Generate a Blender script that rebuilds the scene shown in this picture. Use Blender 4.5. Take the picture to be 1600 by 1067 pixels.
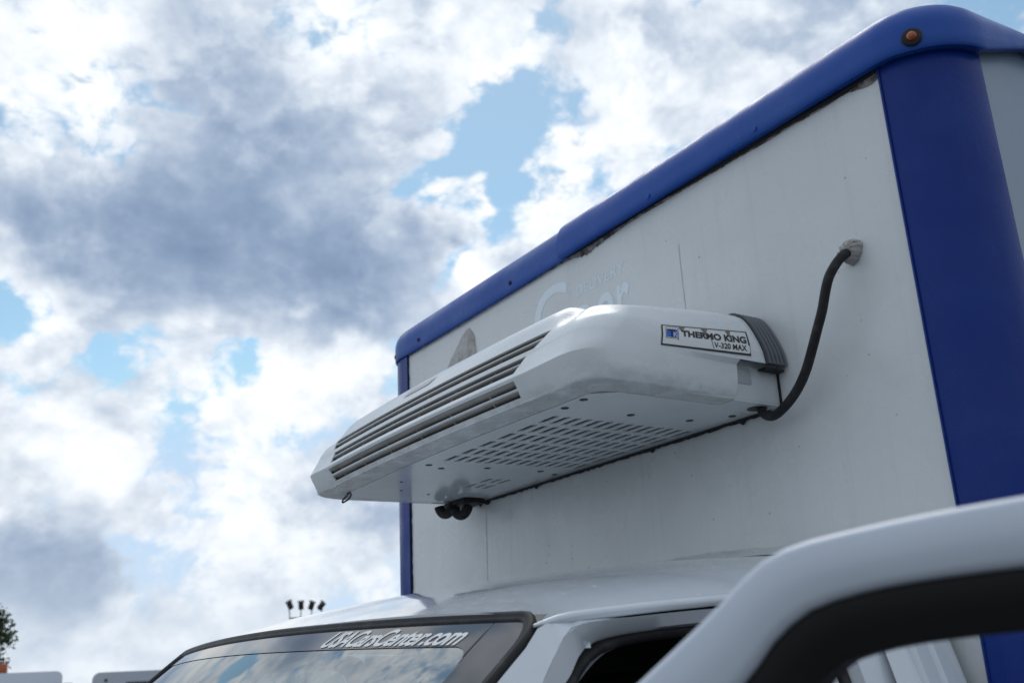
import bpy, bmesh, math, random
import numpy as np
from mathutils import Vector, Matrix
for o in list(bpy.data.objects): bpy.data.objects.remove(o)
scene = bpy.context.scene
COL = scene.collection
random.seed(7)
rng = np.random.default_rng(7)

# ------------------------------------------------------------------ camera
CAM = Vector((1.8207, -1.4, 1.78))
RIGHT = Vector((0.53643616, 0.84260911, -0.04739342))
DOWN = Vector((-0.28657899, 0.12905102, -0.94932519))
FWD = Vector((-0.79379388, 0.52283432, 0.3107017))
cd = bpy.data.cameras.new("camera")
cam = bpy.data.objects.new("camera", cd); COL.objects.link(cam)
cam.matrix_world = Matrix(((RIGHT.x, -DOWN.x, -FWD.x, CAM.x), (RIGHT.y, -DOWN.y, -FWD.y, CAM.y), (RIGHT.z, -DOWN.z, -FWD.z, CAM.z), (0, 0, 0, 1)))
cd.sensor_width = 36; cd.lens = 36.0; cd.clip_start = .02; cd.clip_end = 3000
cd.dof.use_dof = True; cd.dof.focus_distance = 1.85; cd.dof.aperture_fstop = 7.1
scene.camera = cam

# ------------------------------------------------------------------ sun + sky
SUN_AZ, SUN_EL = math.radians(-58.0), math.radians(52.0)      # azimuth from +y towards +x
sun_dir = Vector((math.sin(SUN_AZ) * math.cos(SUN_EL), math.cos(SUN_AZ) * math.cos(SUN_EL), math.sin(SUN_EL)))
sl = bpy.data.lights.new("sun", 'SUN'); sl.energy = .6; sl.angle = math.radians(28); sl.color = (1, .96, .9)
so = bpy.data.objects.new("sun", sl); COL.objects.link(so)
so.rotation_euler = sun_dir.to_track_quat('Z', 'Y').to_euler(); so.location = (0, 0, 40)

scene.view_settings.view_transform = 'Standard'; scene.view_settings.look = 'None'
scene.view_settings.exposure = 0.13; scene.view_settings.gamma = 1.0
scene.cycles.max_bounces = 5; scene.cycles.diffuse_bounces = 3; scene.cycles.glossy_bounces = 3; scene.cycles.transparent_max_bounces = 12

world = bpy.data.worlds.new("World"); scene.world = world; world.use_nodes = True
WN, WL = world.node_tree.nodes, world.node_tree.links
WN.clear()

def wnode(t, **k):
    n = WN.new(t)
    for a, v in k.items(): setattr(n, a, v)
    return n
def wset(sock, v):
    if isinstance(v, bpy.types.NodeSocket): WL.new(v, sock)
    else: sock.default_value = v
def wmath(op, a, b=None, c=None, clamp=False):
    n = wnode('ShaderNodeMath', operation=op, use_clamp=clamp)
    wset(n.inputs[0], a)
    if b is not None: wset(n.inputs[1], b)
    if c is not None: wset(n.inputs[2], c)
    return n.outputs[0]
def wvec(op, a, b=None, scale=None):
    n = wnode('ShaderNodeVectorMath', operation=op)
    wset(n.inputs[0], a)
    if b is not None: wset(n.inputs[1], b)
    if scale is not None: wset(n.inputs[3], scale)
    return n.outputs['Value'] if op in ('DISTANCE', 'DOT_PRODUCT', 'LENGTH') else n.outputs[0]
def wsmooth(v, a, b, c=0.0, d=1.0):
    n = wnode('ShaderNodeMapRange', interpolation_type='SMOOTHSTEP')
    wset(n.inputs[0], v); n.inputs[1].default_value = a; n.inputs[2].default_value = b
    n.inputs[3].default_value = c; n.inputs[4].default_value = d
    return n.outputs[0]
def wnoise(vec, scale, detail, rough, out='Fac', lac=2.0, dist=0.0):
    n = wnode('ShaderNodeTexNoise')
    wset(n.inputs['Vector'], vec); n.inputs['Scale'].default_value = scale; n.inputs['Detail'].default_value = detail
    n.inputs['Roughness'].default_value = rough; n.inputs['Lacunarity'].default_value = lac; n.inputs['Distortion'].default_value = dist
    return n.outputs[out]
COVER, SHADE0 = -.36, .36
# cloud banks: azimuth, elevation, angular radius (degrees), weight
GAP = [(-55.88, 31.06, 2.1, 0.85), (-57.84, 28.73, 1.6, 0.85), (-52.42, 31.02, 1.3, 0.8), (-56.37, 26.4, 1.2, 0.95), (-56.9, 23.78, 1.3, 0.9), (-61.9, 26.03, 1.0, 0.5), (-52.78, 33.9, 1.4, 0.8), (-43.09, 34.3, 0.7, 0.6), (-60.04, 28.79, 1.4, 0.4), (-85.35, 32.49, 0.9, 0.6), (-84.12, 17.72, 1.5, 0.7), (-79.01, 16.98, 1.1, 0.7), (-72.58, 16.59, 1.4, 0.8), (-81.48, 14.18, 2.0, 0.45), (-76.43, 9.9, 2.5, 0.4), (-75.1, 12.26, 2.1, 0.45), (-63.77, 17.19, 1.2, 0.9), (-73.76, 8.41, 2.0, 0.3)]
DARK = [(-70.83, 22.72, 5.0, 0.8), (-75.52, 23.13, 4.3, 0.75), (-64.09, 22.34, 3.4, 0.8), (-80.28, 22.54, 3.8, 0.65), (-84.0, 23.88, 3.2, 0.6), (-69.89, 29.28, 3.6, 0.6), (-71.93, 32.63, 3.6, 0.6), (-75.5, 34.53, 3.2, 0.5), (-74.35, 27.79, 3.6, 0.45), (-65.6, 28.95, 2.9, 0.4), (-60.63, 23.01, 2.1, 0.7), (-62.61, 19.84, 2.1, 0.6), (-67.1, 20.38, 3.0, 0.6), (-81.69, 6.34, 2.7, 0.9), (-78.97, 5.85, 2.0, 0.8), (-83.46, 6.8, 1.8, 0.7), (-79.68, 3.37, 2.9, 0.35), (-82.23, 2.83, 2.1, 0.45), (-64.57, 8.24, 2.1, 0.7), (-67.71, 9.87, 2.5, 0.35), (-39.63, 32.41, 4.3, 0.35), (-33.86, 32.83, 3.9, 0.3), (-62.02, 29.67, 2.1, 0.35), (-82.0, 9.8, 1.8, 0.3), (-44.84, 31.91, 2.5, 0.2), (-83.34, 32.73, 3.2, -0.44999999999999996), (-80.93, 29.65, 2.1, -0.5249999999999999), (-78.14, 27.8, 1.1, -0.6000000000000001), (-65.59, 33.65, 2.5, -0.30000000000000004), (-58.16, 34.33, 3.2, -0.44999999999999996), (-49.84, 30.46, 3.6, -0.375), (-52.32, 25.1, 2.5, -0.44999999999999996), (-59.17, 25.63, 2.0, -0.6000000000000001), (-58.94, 21.54, 1.2, -0.675), (-65.79, 21.1, 1.4, -0.41250000000000003), (-81.55, 18.44, 2.1, -0.44999999999999996), (-75.93, 18.17, 2.5, -0.44999999999999996), (-81.82, 11.09, 2.7, -0.44999999999999996), (-79.01, 10.52, 2.0, -0.44999999999999996), (-72.94, 12.8, 3.6, -0.375), (-69.57, 15.95, 3.2, -0.375), (-64.25, 5.0, 1.8, -0.375), (-80.5, 13.58, 1.8, -0.375), (-66.34, 16.67, 2.1, -0.30000000000000004), (-71.73, 7.05, 3.2, -0.26249999999999996), (-78.39, 1.94, 3.2, -0.22499999999999998)]

tc = wnode('ShaderNodeTexCoord')
D = tc.outputs['Generated']
# clouds are flattened: stretch the elevation a little so that billows are wider than tall
DS = wvec('MULTIPLY', D, (1.0, 1.0, 1.35))
w1 = wvec('SUBTRACT', wnoise(DS, 5.0, 1, .5, 'Color'), (.5, .5, .5))
w2 = wvec('SUBTRACT', wnoise(DS, 16.0, 2, .6, 'Color'), (.5, .5, .5))
DW = wvec('ADD', D, wvec('ADD', wvec('SCALE', w1, scale=.075), wvec('SCALE', w2, scale=.060)))
def banks(lst, vec):
    acc = None
    for az, el, r, w in lst:
        a, e = math.radians(az), math.radians(el)
        c = (math.sin(a) * math.cos(e), math.cos(a) * math.cos(e), math.sin(e))
        n = wmath('MULTIPLY_ADD', wvec('DISTANCE', vec, c), -1 / (math.radians(r) * 1.5), 1.0, clamp=True)
        acc = wmath('MULTIPLY_ADD', n, w, 0.0 if acc is None else acc)
    return acc
gap = banks(GAP, DW); dark = banks(DARK, DW)
DP1 = wvec('ADD', DS, wvec('SCALE', w1, scale=.05))
f1 = wnoise(DP1, 7.5, 7, .60)
DP2 = wvec('ADD', DS, wvec('SCALE', w2, scale=.035))
UPV = (sun_dir.x * .012, sun_dir.y * .012, sun_dir.z * .012 + .008)
b1 = wmath('MULTIPLY', wmath('ABSOLUTE', wmath('SUBTRACT', wnoise(DP2, 16.0, 4, .55), .5)), 3.2)     # small along the creases, large in the puffs
cov = wmath('MULTIPLY_ADD', f1, 2.1, wmath('MULTIPLY_ADD', gap, -.56, COVER))
cov = wmath('MULTIPLY_ADD', b1, .45, cov)
cov = wmath('MULTIPLY_ADD', wmath('ABSOLUTE', dark), .45, cov)
alpha = wsmooth(cov, .48, .80)
l1 = wnoise(DP1, 11.0, 4, .55)
l2 = wnoise(wvec('ADD', DP1, UPV), 11.0, 4, .55)
emb = wmath('SUBTRACT', l2, l1)                       # > 0: more cloud towards the sun, so this spot is shaded
front = wsmooth(wnoise(wvec('ADD', DP1, (5.3, 2.1, 1.7)), 8.5, 6, .58), .47, .57)      # nearer, sunlit heads with firm edges
shade = wmath('MULTIPLY_ADD', dark, .60, SHADE0)
shade = wmath('MULTIPLY_ADD', front, -.17, shade)
shade = wmath('MULTIPLY_ADD', emb, 1.3, shade)
shade = wmath('MULTIPLY_ADD', wmath('SUBTRACT', b1, .35), -.16, shade)
shade = wmath('MULTIPLY_ADD', wmath('SUBTRACT', f1, .5), .42, wmath('MULTIPLY_ADD', wmath('SUBTRACT', l1, .5), .45, shade))
shade = wmath('MULTIPLY', shade, .76)
ramp = wnode('ShaderNodeValToRGB'); WL.new(shade, ramp.inputs[0])
cr = ramp.color_ramp; cr.interpolation = 'B_SPLINE'
stops = [(0.0, (1.04, 1.08, 1.12)), (.15, (.90, .945, 1.0)), (.32, (.66, .735, .83)), (.50, (.43, .52, .66)), (.70, (.285, .38, .535)), (.95, (.20, .285, .43))]
while len(cr.elements) < len(stops): cr.elements.new(.5)
for el, (p, c) in zip(cr.elements, stops): el.position = p; el.color = (*c, 1)
sky = wnode('ShaderNodeTexSky', sky_type='NISHITA', sun_disc=False)
sky.sun_elevation = SUN_EL; sky.sun_rotation = SUN_AZ; sky.altitude = 200; sky.air_density = 1.0; sky.dust_density = .25; sky.ozone_density = 1.0
STR = .10
sep = wnode('ShaderNodeSeparateXYZ'); WL.new(D, sep.inputs[0])
mixc = wnode('ShaderNodeMix', data_type='RGBA')
WL.new(alpha, mixc.inputs[0])
WL.new(wvec('MINIMUM', wvec('MULTIPLY', sky.outputs[0], (1.26, 1.38, 1.20)), (.50 / STR, .67 / STR, .87 / STR)), mixc.inputs[6])
# clouds in front of the sun glow, those opposite it are duller (forward scattering)
fwd = wsmooth(wvec('DOT_PRODUCT', D, tuple(sun_dir)), -.3, .95, .70 / STR, .97 / STR)
cs = wnode('ShaderNodeVectorMath', operation='SCALE'); WL.new(ramp.outputs[0], cs.inputs[0]); WL.new(fwd, cs.inputs[3]); cs = cs.outputs[0]
WL.new(cs, mixc.inputs[7])
# thin white haze low over the horizon
hz = wsmooth(sep.outputs[2], .20, -.02, 0.0, .50)
mixh = wnode('ShaderNodeMix', data_type='RGBA'); WL.new(hz, mixh.inputs[0]); WL.new(mixc.outputs[2], mixh.inputs[6])
mixh.inputs[7].default_value = (.70 / STR, .78 / STR, .87 / STR, 1)
bg = wnode('ShaderNodeBackground'); WL.new(mixh.outputs[2], bg.inputs[0]); bg.inputs[1].default_value = STR
wo = wnode('ShaderNodeOutputWorld'); WL.new(bg.outputs[0], wo.inputs[0])
world.cycles.sampling_method = 'MANUAL'; world.cycles.sample_map_resolution = 512

# ------------------------------------------------------------------ helpers
def mat(name, color, rough=.5, metallic=0.0, coat=0.0, spec=.5):
    m = bpy.data.materials.new(name); m.use_nodes = True
    b = m.node_tree.nodes['Principled BSDF']
    b.inputs['Base Color'].default_value = (*color, 1); b.inputs['Roughness'].default_value = rough
    b.inputs['Metallic'].default_value = metallic; b.inputs['Coat Weight'].default_value = coat
    b.inputs['Coat Roughness'].default_value = .06; b.inputs['Specular IOR Level'].default_value = spec
    return m
class NT:
    """small node helper for one material"""
    def __init__(s, m): s.m = m; s.n = m.node_tree.nodes; s.l = m.node_tree.links; s.b = s.n['Principled BSDF']; s.tc = s.n.new('ShaderNodeTexCoord')
    def put(s, sock, v):
        if isinstance(v, bpy.types.NodeSocket): s.l.new(v, sock)
        else: sock.default_value = v
    def noise(s, scale, detail=4, rough=.55, vec=None, out='Fac', stretch=None):
        n = s.n.new('ShaderNodeTexNoise'); v = vec or s.tc.outputs['Object']
        if stretch:
            mp = s.n.new('ShaderNodeMapping'); s.l.new(v, mp.inputs[0]); mp.inputs['Scale'].default_value = stretch; v = mp.outputs[0]
        s.l.new(v, n.inputs['Vector']); n.inputs['Scale'].default_value = scale; n.inputs['Detail'].default_value = detail; n.inputs['Roughness'].default_value = rough
        return n.outputs[out]
    def ramp(s, v, a, b, c=0.0, d=1.0):
        n = s.n.new('ShaderNodeMapRange'); n.interpolation_type = 'SMOOTHSTEP'; s.put(n.inputs[0], v)
        for i, q in enumerate((a, b, c, d)): n.inputs[i + 1].default_value = q
        return n.outputs[0]
    def math(s, op, a, b=0.0, c=0.0):
        n = s.n.new('ShaderNodeMath'); n.operation = op
        for i, q in enumerate((a, b, c)): s.put(n.inputs[i], q)
        return n.outputs[0]
    def mix(s, f, a, b):
        n = s.n.new('ShaderNodeMix'); n.data_type = 'RGBA'; s.put(n.inputs[0], f)
        for i, q in ((6, a), (7, b)): s.put(n.inputs[i], q if isinstance(q, bpy.types.NodeSocket) else (*q, 1))
        return n.outputs[2]
    def voronoi(s, scale, rand=1.0, out='Distance'):
        n = s.n.new('ShaderNodeTexVoronoi'); s.l.new(s.tc.outputs['Object'], n.inputs['Vector']); n.inputs['Scale'].default_value = scale; n.inputs['Randomness'].default_value = rand
        return n.outputs[out]
    def xyz(s):
        n = s.n.new('ShaderNodeSeparateXYZ'); s.l.new(s.tc.outputs['Object'], n.inputs[0]); return n.outputs
    def color(s, v): s.put(s.b.inputs['Base Color'], v)
    def rough(s, v): s.put(s.b.inputs['Roughness'], v)
    def bump(s, v, strength=.2, dist=.002):
        n = s.n.new('ShaderNodeBump'); n.inputs['Strength'].default_value = strength; n.inputs['Distance'].default_value = dist
        s.put(n.inputs['Height'], v); s.l.new(n.outputs[0], s.b.inputs['Normal'])

M = {}
# white glass-fibre box panel: chalky, specked with tar, faint run marks
M['panel'] = mat('panel_white', (.72, .745, .75), .38); t = NT(M['panel'])
c = t.mix(t.ramp(t.noise(2.2, 5, .6), .35, .75), (.715, .742, .755), (.655, .68, .695))
c = t.mix(t.ramp(t.noise(7, 6, .65, stretch=(5, 1, .22)), .50, .80, 0, .34), c, (.47, .48, .46))
c = t.mix(t.math('MULTIPLY', t.ramp(t.noise(3, 5, .7), .52, .72), .30), c, (.55, .565, .56))
c = t.mix(t.math('MULTIPLY', t.ramp(t.noise(160, 3, .7), .60, .72), .22), c, (.40, .41, .41))
clus = t.ramp(t.noise(5.5, 3, .5), .44, .60)
sp = t.math('MULTIPLY', t.ramp(t.voronoi(42), .11, .06), t.ramp(t.noise(14, 2), .5, .62))
sp = t.math('MULTIPLY', sp, clus)
c = t.mix(t.math('MULTIPLY', sp, .85), c, (.16, .16, .16))
sm = t.math('MULTIPLY', t.ramp(t.noise(38, 5, .65), .66, .78), clus)
c = t.mix(t.math('MULTIPLY', sm, .5), c, (.36, .36, .35))
t.color(c); t.rough(t.ramp(t.noise(6, 5), .3, .8, .20, .42)); t.bump(t.noise(2.6, 4, .45), .55, .012)
# blue box trim: the rail is a lighter blue than the posts
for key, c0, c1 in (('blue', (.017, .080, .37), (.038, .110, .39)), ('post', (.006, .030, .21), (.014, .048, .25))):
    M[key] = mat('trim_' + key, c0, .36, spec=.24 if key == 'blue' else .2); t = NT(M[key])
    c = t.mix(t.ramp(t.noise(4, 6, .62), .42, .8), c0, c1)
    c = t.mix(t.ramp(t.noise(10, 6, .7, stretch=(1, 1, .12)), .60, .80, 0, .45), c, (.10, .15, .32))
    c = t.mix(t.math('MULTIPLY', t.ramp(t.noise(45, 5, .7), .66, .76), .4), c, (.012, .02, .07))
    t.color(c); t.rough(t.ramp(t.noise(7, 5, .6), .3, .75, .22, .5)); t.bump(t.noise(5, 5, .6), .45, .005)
M['side'] = mat('side_blue_grey', (.36, .43, .52), .30, spec=.4); t = NT(M['side']); t.color(t.mix(t.ramp(t.noise(2.5, 5, .6), .35, .75), (.25, .32, .41), (.20, .27, .36)))  # side wall tone, darker and bluer than the other box walls
M['gap'] = mat('gap_dark', (.012, .012, .014), .8)
M['sealant'] = mat('sealant_dirty', (.25, .24, .23), .75); t = NT(M['sealant'])
t.color(t.mix(t.ramp(t.noise(26, 6, .7), .38, .62), (.035, .034, .036), (.30, .28, .26))); t.bump(t.noise(60, 5), .6, .004)
M['patch'] = mat('sealant_grey', (.40, .38, .37), .5); t = NT(M['patch'])
c = t.mix(t.ramp(t.noise(22, 6, .65), .35, .68), (.50, .48, .47), (.30, .28, .27))
c = t.mix(t.ramp(t.noise(110, 3, .6), .62, .70, 0, .7), c, (.08, .075, .075))
t.color(c); t.bump(t.noise(45, 6, .6), .55, .005)
# plastic cover of the cooling unit
M['cover'] = mat('cover_white', (.78, .785, .78), .30); t = NT(M['cover']); X = t.xyz()
c = t.mix(t.ramp(t.noise(6, 5, .6), .35, .75), (.735, .77, .795), (.68, .715, .74))
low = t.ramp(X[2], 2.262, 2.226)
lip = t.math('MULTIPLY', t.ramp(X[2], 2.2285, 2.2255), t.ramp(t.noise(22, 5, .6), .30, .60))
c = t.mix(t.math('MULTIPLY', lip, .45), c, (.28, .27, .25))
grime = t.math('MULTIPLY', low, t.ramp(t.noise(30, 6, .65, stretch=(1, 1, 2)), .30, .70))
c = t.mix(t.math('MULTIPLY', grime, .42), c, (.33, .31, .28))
t.color(c); t.rough(t.ramp(t.noise(9, 4), .3, .8, .22, .40)); 
M['tray'] = mat('tray_white', (.70, .72, .72), .16); t = NT(M['tray'])
c = t.mix(t.ramp(t.noise(5, 6, .6), .38, .78), (.66, .70, .72), (.55, .585, .60))
c = t.mix(t.math('MULTIPLY', t.ramp(t.noise(18, 6, .7), .60, .78), .35), c, (.36, .35, .33))
t.color(c); t.rough(t.ramp(t.noise(7, 5), .3, .8, .07, .24)); t.bump(t.noise(7, 3), .06, .002)
M['louvre'] = mat('louvre_grey', (.40, .39, .375), .55); t = NT(M['louvre'])
t.color(t.mix(t.ramp(t.noise(25, 6, .65, stretch=(.4, 1, 1)), .35, .7), (.36, .345, .33), (.24, .225, .21)))
M['cavity'] = mat('cavity_dark', (.006, .006, .006), .9, spec=.1)
M['hole'] = mat('bolt_dark', (.03, .028, .026), .6); t = NT(M['hole']); t.color(t.mix(t.ramp(t.noise(70, 4), .4, .6), (.018, .017, .017), (.10, .075, .05)))
M['rubber'] = mat('rubber_black', (.014, .014, .016), .55, spec=.3); t = NT(M['rubber']); t.color(t.mix(t.ramp(t.noise(30, 5, .6), .45, .75), (.014, .014, .016), (.045, .044, .045))); t.bump(t.noise(60, 4), .2, .001)
M['bellows'] = mat('bellows_grey', (.13, .14, .16), .5)
M['ink'] = mat('ink_black', (.012, .012, .013), .4)
M['sticker'] = mat('sticker_white', (.74, .75, .75), .32)
M['wear'] = mat('sticker_wear', (.20, .175, .155), .7)
M['logo_blue'] = mat('logo_blue', (.02, .13, .62), .35)
M['ghost'] = mat('ghost_lettering', (.78, .86, .92), .42)
M['paint'] = mat('cab_paint', (.72, .74, .77), .22, coat=.9); t = NT(M['paint'])
t.color(t.mix(t.ramp(t.noise(3, 5, .6), .35, .8), (.68, .725, .78), (.62, .665, .72))); t.rough(t.ramp(t.noise(40, 5, .7), .3, .8, .16, .3)); t.bump(t.noise(2.5, 2), .06, .01)
M['channel'] = mat('channel_black', (.010, .010, .011), .6, spec=.25)
M['door_paint'] = mat('door_paint', (.60, .65, .72), .32, coat=.25); t = NT(M['door_paint'])
t.color(t.mix(t.ramp(t.noise(4, 5, .6), .35, .8), (.58, .635, .72), (.52, .575, .66)))
M['interior'] = mat('interior_dark', (.02, .021, .023), .75)
M['amber'] = mat('amber_lens', (.34, .065, .008), .2, coat=.3); t = NT(M['amber']); t.bump(t.voronoi(220), .6, .002)
M['decal'] = mat('decal_white', (.80, .80, .80), .45)
M['alu'] = mat('worn_steel', (.30, .31, .32), .4, metallic=.8)
def glass(name, tint, boost):
    m = bpy.data.materials.new(name); m.use_nodes = True; n = m.node_tree.nodes; l = m.node_tree.links
    n.remove(n['Principled BSDF']); out = n['Material Output']
    tr = n.new('ShaderNodeBsdfTransparent'); tr.inputs[0].default_value = (*tint, 1)
    gl = n.new('ShaderNodeBsdfGlossy'); gl.inputs['Roughness'].default_value = .015; gl.inputs[0].default_value = (.97, 1.0, 1.0, 1)
    fr = n.new('ShaderNodeFresnel'); fr.inputs[0].default_value = boost
    tcn = n.new('ShaderNodeTexCoord'); nz = n.new('ShaderNodeTexNoise'); l.new(tcn.outputs['Object'], nz.inputs[0]); nz.inputs['Scale'].default_value = 3.0; nz.inputs['Detail'].default_value = 2
    bp = n.new('ShaderNodeBump'); bp.inputs['Strength'].default_value = .03; bp.inputs['Distance'].default_value = .01; l.new(nz.outputs[0], bp.inputs['Height'])
    l.new(bp.outputs[0], gl.inputs['Normal']); l.new(bp.outputs[0], fr.inputs['Normal'])
    mx = n.new('ShaderNodeMixShader'); l.new(fr.outputs[0], mx.inputs[0]); l.new(tr.outputs[0], mx.inputs[1]); l.new(gl.outputs[0], mx.inputs[2])
    l.new(mx.outputs[0], out.inputs[0]); return m
M['glass'] = glass('windscreen_glass', (.10, .14, .14), 4.5)
M['window'] = glass('window_glass', (.35, .40, .42), 1.55)
M['tint'] = mat('tint_band', (.030, .029, .036), .07, spec=.75)

def mesh_obj(name, verts, faces, m, parent=None, smooth=None, sharp=None):
    me = bpy.data.meshes.new(name); me.from_pydata([tuple(v) for v in verts], [], faces); me.validate(); me.update()
    if m is not None: me.materials.append(M[m] if isinstance(m, str) else m)
    o = bpy.data.objects.new(name, me); COL.objects.link(o); o.parent = parent
    if smooth:
        for p in me.polygons: p.use_smooth = True
        if sharp: me.set_sharp_from_angle(angle=math.radians(sharp))
    return o
def bm_obj(name, bm, m, parent=None, smooth=True, sharp=35):
    me = bpy.data.meshes.new(name); bmesh.ops.recalc_face_normals(bm, faces=bm.faces[:]); bm.to_mesh(me); bm.free()
    me.materials.append(M[m] if isinstance(m, str) else m)
    o = bpy.data.objects.new(name, me); COL.objects.link(o); o.parent = parent
    if smooth:
        for p in me.polygons: p.use_smooth = True
        if sharp: me.set_sharp_from_angle(angle=math.radians(sharp))
    return o
def baked(o, sharp=35):
    dg = bpy.context.evaluated_depsgraph_get(); me = bpy.data.meshes.new_from_object(o.evaluated_get(dg))
    o.modifiers.clear(); o.data = me
    for p in me.polygons: p.use_smooth = True
    me.set_sharp_from_angle(angle=math.radians(sharp)); return o
def add_box(bm, lo, hi, bev=0.0, seg=2):
    g = bmesh.ops.create_cube(bm, size=1.0); vs = g['verts']
    for v in vs: v.co = Vector([lo[i] + (v.co[i] + .5) * (hi[i] - lo[i]) for i in range(3)])
    if bev:
        es = list({e for v in vs for e in v.link_edges}); bmesh.ops.bevel(bm, geom=es, offset=bev, segments=seg, profile=.5, affect='EDGES')
def box_obj(name, lo, hi, m, parent=None, bev=0.0, seg=2):
    bm = bmesh.new(); add_box(bm, lo, hi, bev, seg); return bm_obj(name, bm, m, parent)
def catmull(pts, n):
    P = np.array(pts, float); out = []
    for i in range(len(P) - 1):
        p0, p1, p2, p3 = P[max(i - 1, 0)], P[i], P[i + 1], P[min(i + 2, len(P) - 1)]
        for k in range(n):
            t = k / n
            out.append(.5 * ((2 * p1) + (-p0 + p2) * t + (2 * p0 - 5 * p1 + 4 * p2 - p3) * t * t + (-p0 + 3 * p1 - 3 * p2 + p3) * t ** 3))
    out.append(P[-1]); return np.array(out)
def tube_obj(name, path, rad, m, parent=None, n=14, cap=True, scale=None):
    """round tube along a path; rad may be a number or a list, scale = optional (sx, sy) of the section"""
    P = [Vector(p) for p in path]; vs, fs = [], []
    prev = None
    for i, p in enumerate(P):
        d = (P[min(i + 1, len(P) - 1)] - P[max(i - 1, 0)]).normalized()
        if prev is None:
            a = d.orthogonal().normalized()
        else:
            a = (prev - d * prev.dot(d)).normalized()
        prev = a; b = d.cross(a); r = rad[i] if hasattr(rad, '__len__') else rad
        sx, sy = scale or (1, 1)
        for k in range(n):
            th = 2 * math.pi * k / n; vs.append(p + a * (r * sx * math.cos(th)) + b * (r * sy * math.sin(th)))
    for i in range(len(P) - 1):
        for k in range(n): fs.append((i * n + k, i * n + (k + 1) % n, (i + 1) * n + (k + 1) % n, (i + 1) * n + k))
    if cap: fs += [tuple(reversed(range(n))), tuple(range((len(P) - 1) * n, len(P) * n))]
    return mesh_obj(name, vs, fs, m, parent, True, 50)
def sweep(name, path, prof, m, parent=None, closed=False, sharp=40):
    """path: list of (point, outward, z-scale function or None); prof(i) -> list of (offset outward, z)"""
    vs, fs = [], []; k = None
    for i, (p, o) in enumerate(path):
        pr = prof(i); k = len(pr)
        for off, z in pr: vs.append((p[0] + o[0] * off, p[1] + o[1] * off, z))
    for i in range(len(path) - 1):
        for j in range(k - 1): fs.append((i * k + j, (i + 1) * k + j, (i + 1) * k + j + 1, i * k + j + 1))
    return mesh_obj(name, vs, fs, m, parent, True, sharp)
def strip(name, lines, m, parent=None, sharp=45, thick=0.0):
    """quads between neighbouring polylines of equal length"""
    k = len(lines[0]); vs = [tuple(p) for L in lines for p in L]; fs = []
    for a in range(len(lines) - 1):
        for i in range(k - 1): fs.append((a * k + i, a * k + i + 1, (a + 1) * k + i + 1, (a + 1) * k + i))
    return mesh_obj(name, vs, fs, m, parent, True, sharp)
def resample(pts, n):
    P = np.array(pts, float); d = np.r_[0, np.cumsum(np.linalg.norm(np.diff(P, axis=0), axis=1))]; s = np.linspace(0, d[-1], n)
    return np.stack([np.interp(s, d, P[:, i]) for i in range(3)], 1)
def disc_obj(name, c, nrm, r, h, m, parent=None, n=20, bev=.0):
    """short plug: disc of radius r standing h proud along nrm"""
    nrm = Vector(nrm).normalized(); a = nrm.orthogonal().normalized(); b = nrm.cross(a); c = Vector(c); vs = []
    rings = [(r, 0), (r, h * .6), (r * .82, h)]
    for rr, hh in rings:
        for k in range(n):
            th = 2 * math.pi * k / n; vs.append(c + nrm * hh + a * rr * math.cos(th) + b * rr * math.sin(th))
    fs = [tuple(reversed(range(n)))] + [(i * n + k, i * n + (k + 1) % n, (i + 1) * n + (k + 1) % n, (i + 1) * n + k) for i in range(2) for k in range(n)] + [tuple(range(2 * n, 3 * n))]
    return mesh_obj(name, vs, fs, m, parent, True, 40)
def text_mesh(body, bold=0.0, shear=0.0, spacing=1.0):
    """letter outlines as flat verts/faces, cap height normalised to 1, origin at left baseline"""
    cu = bpy.data.curves.new('lettering', 'FONT'); cu.body = body; cu.offset = bold; cu.shear = shear; cu.space_character = spacing; cu.size = 1.0; cu.resolution_u = 4
    o = bpy.data.objects.new('lettering', cu); COL.objects.link(o); bpy.context.view_layer.update()
    me = bpy.data.meshes.new_from_object(o.evaluated_get(bpy.context.evaluated_depsgraph_get()))
    vs = np.array([v.co[:] for v in me.vertices]); fs = [tuple(p.vertices) for p in me.polygons]
    bpy.data.objects.remove(o); bpy.data.meshes.remove(me); bpy.data.curves.remove(cu)
    return vs, fs
def text_obj(name, body, place, m, parent=None, box=None, bold=0.0, shear=0.0, spacing=1.0, sub=0):
    """place(u, v) -> world point, text scaled to fill u,v in 0..1 (width, height)"""
    vs, fs = text_mesh(body, bold, shear, spacing)
    lo, hi = vs.min(0), vs.max(0)
    pts = [place((v[0] - lo[0]) / (hi[0] - lo[0]), (v[1] - lo[1]) / (hi[1] - lo[1])) for v in vs]
    return mesh_obj(name, pts, fs, m, parent)
def empty(name, loc=(0, 0, 0), **props):
    o = bpy.data.objects.new(name, None); COL.objects.link(o); o.location = loc; o.empty_display_size = .2
    for k, v in props.items(): o[k] = v
    return o
def lerp(a, b, t): return a + (b - a) * t
def sstep(a, b, x):
    t = min(1, max(0, (x - a) / (b - a))); return t * t * (3 - 2 * t)

# ------------------------------------------------------------------ ground
M['asphalt'] = mat('asphalt', (.17, .165, .16), .9); t = NT(M['asphalt'])
t.color(t.mix(t.ramp(t.noise(.35, 6, .6), .35, .7), (.105, .105, .105), (.15, .15, .148))); t.bump(t.noise(60, 4, .7), .5, .01)
g = mesh_obj('ground', [(-900, -900, 0), (900, -900, 0), (900, 900, 0), (-900, 900, 0)], [(0, 1, 2, 3)], 'asphalt'); g['kind'] = 'structure'

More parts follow.
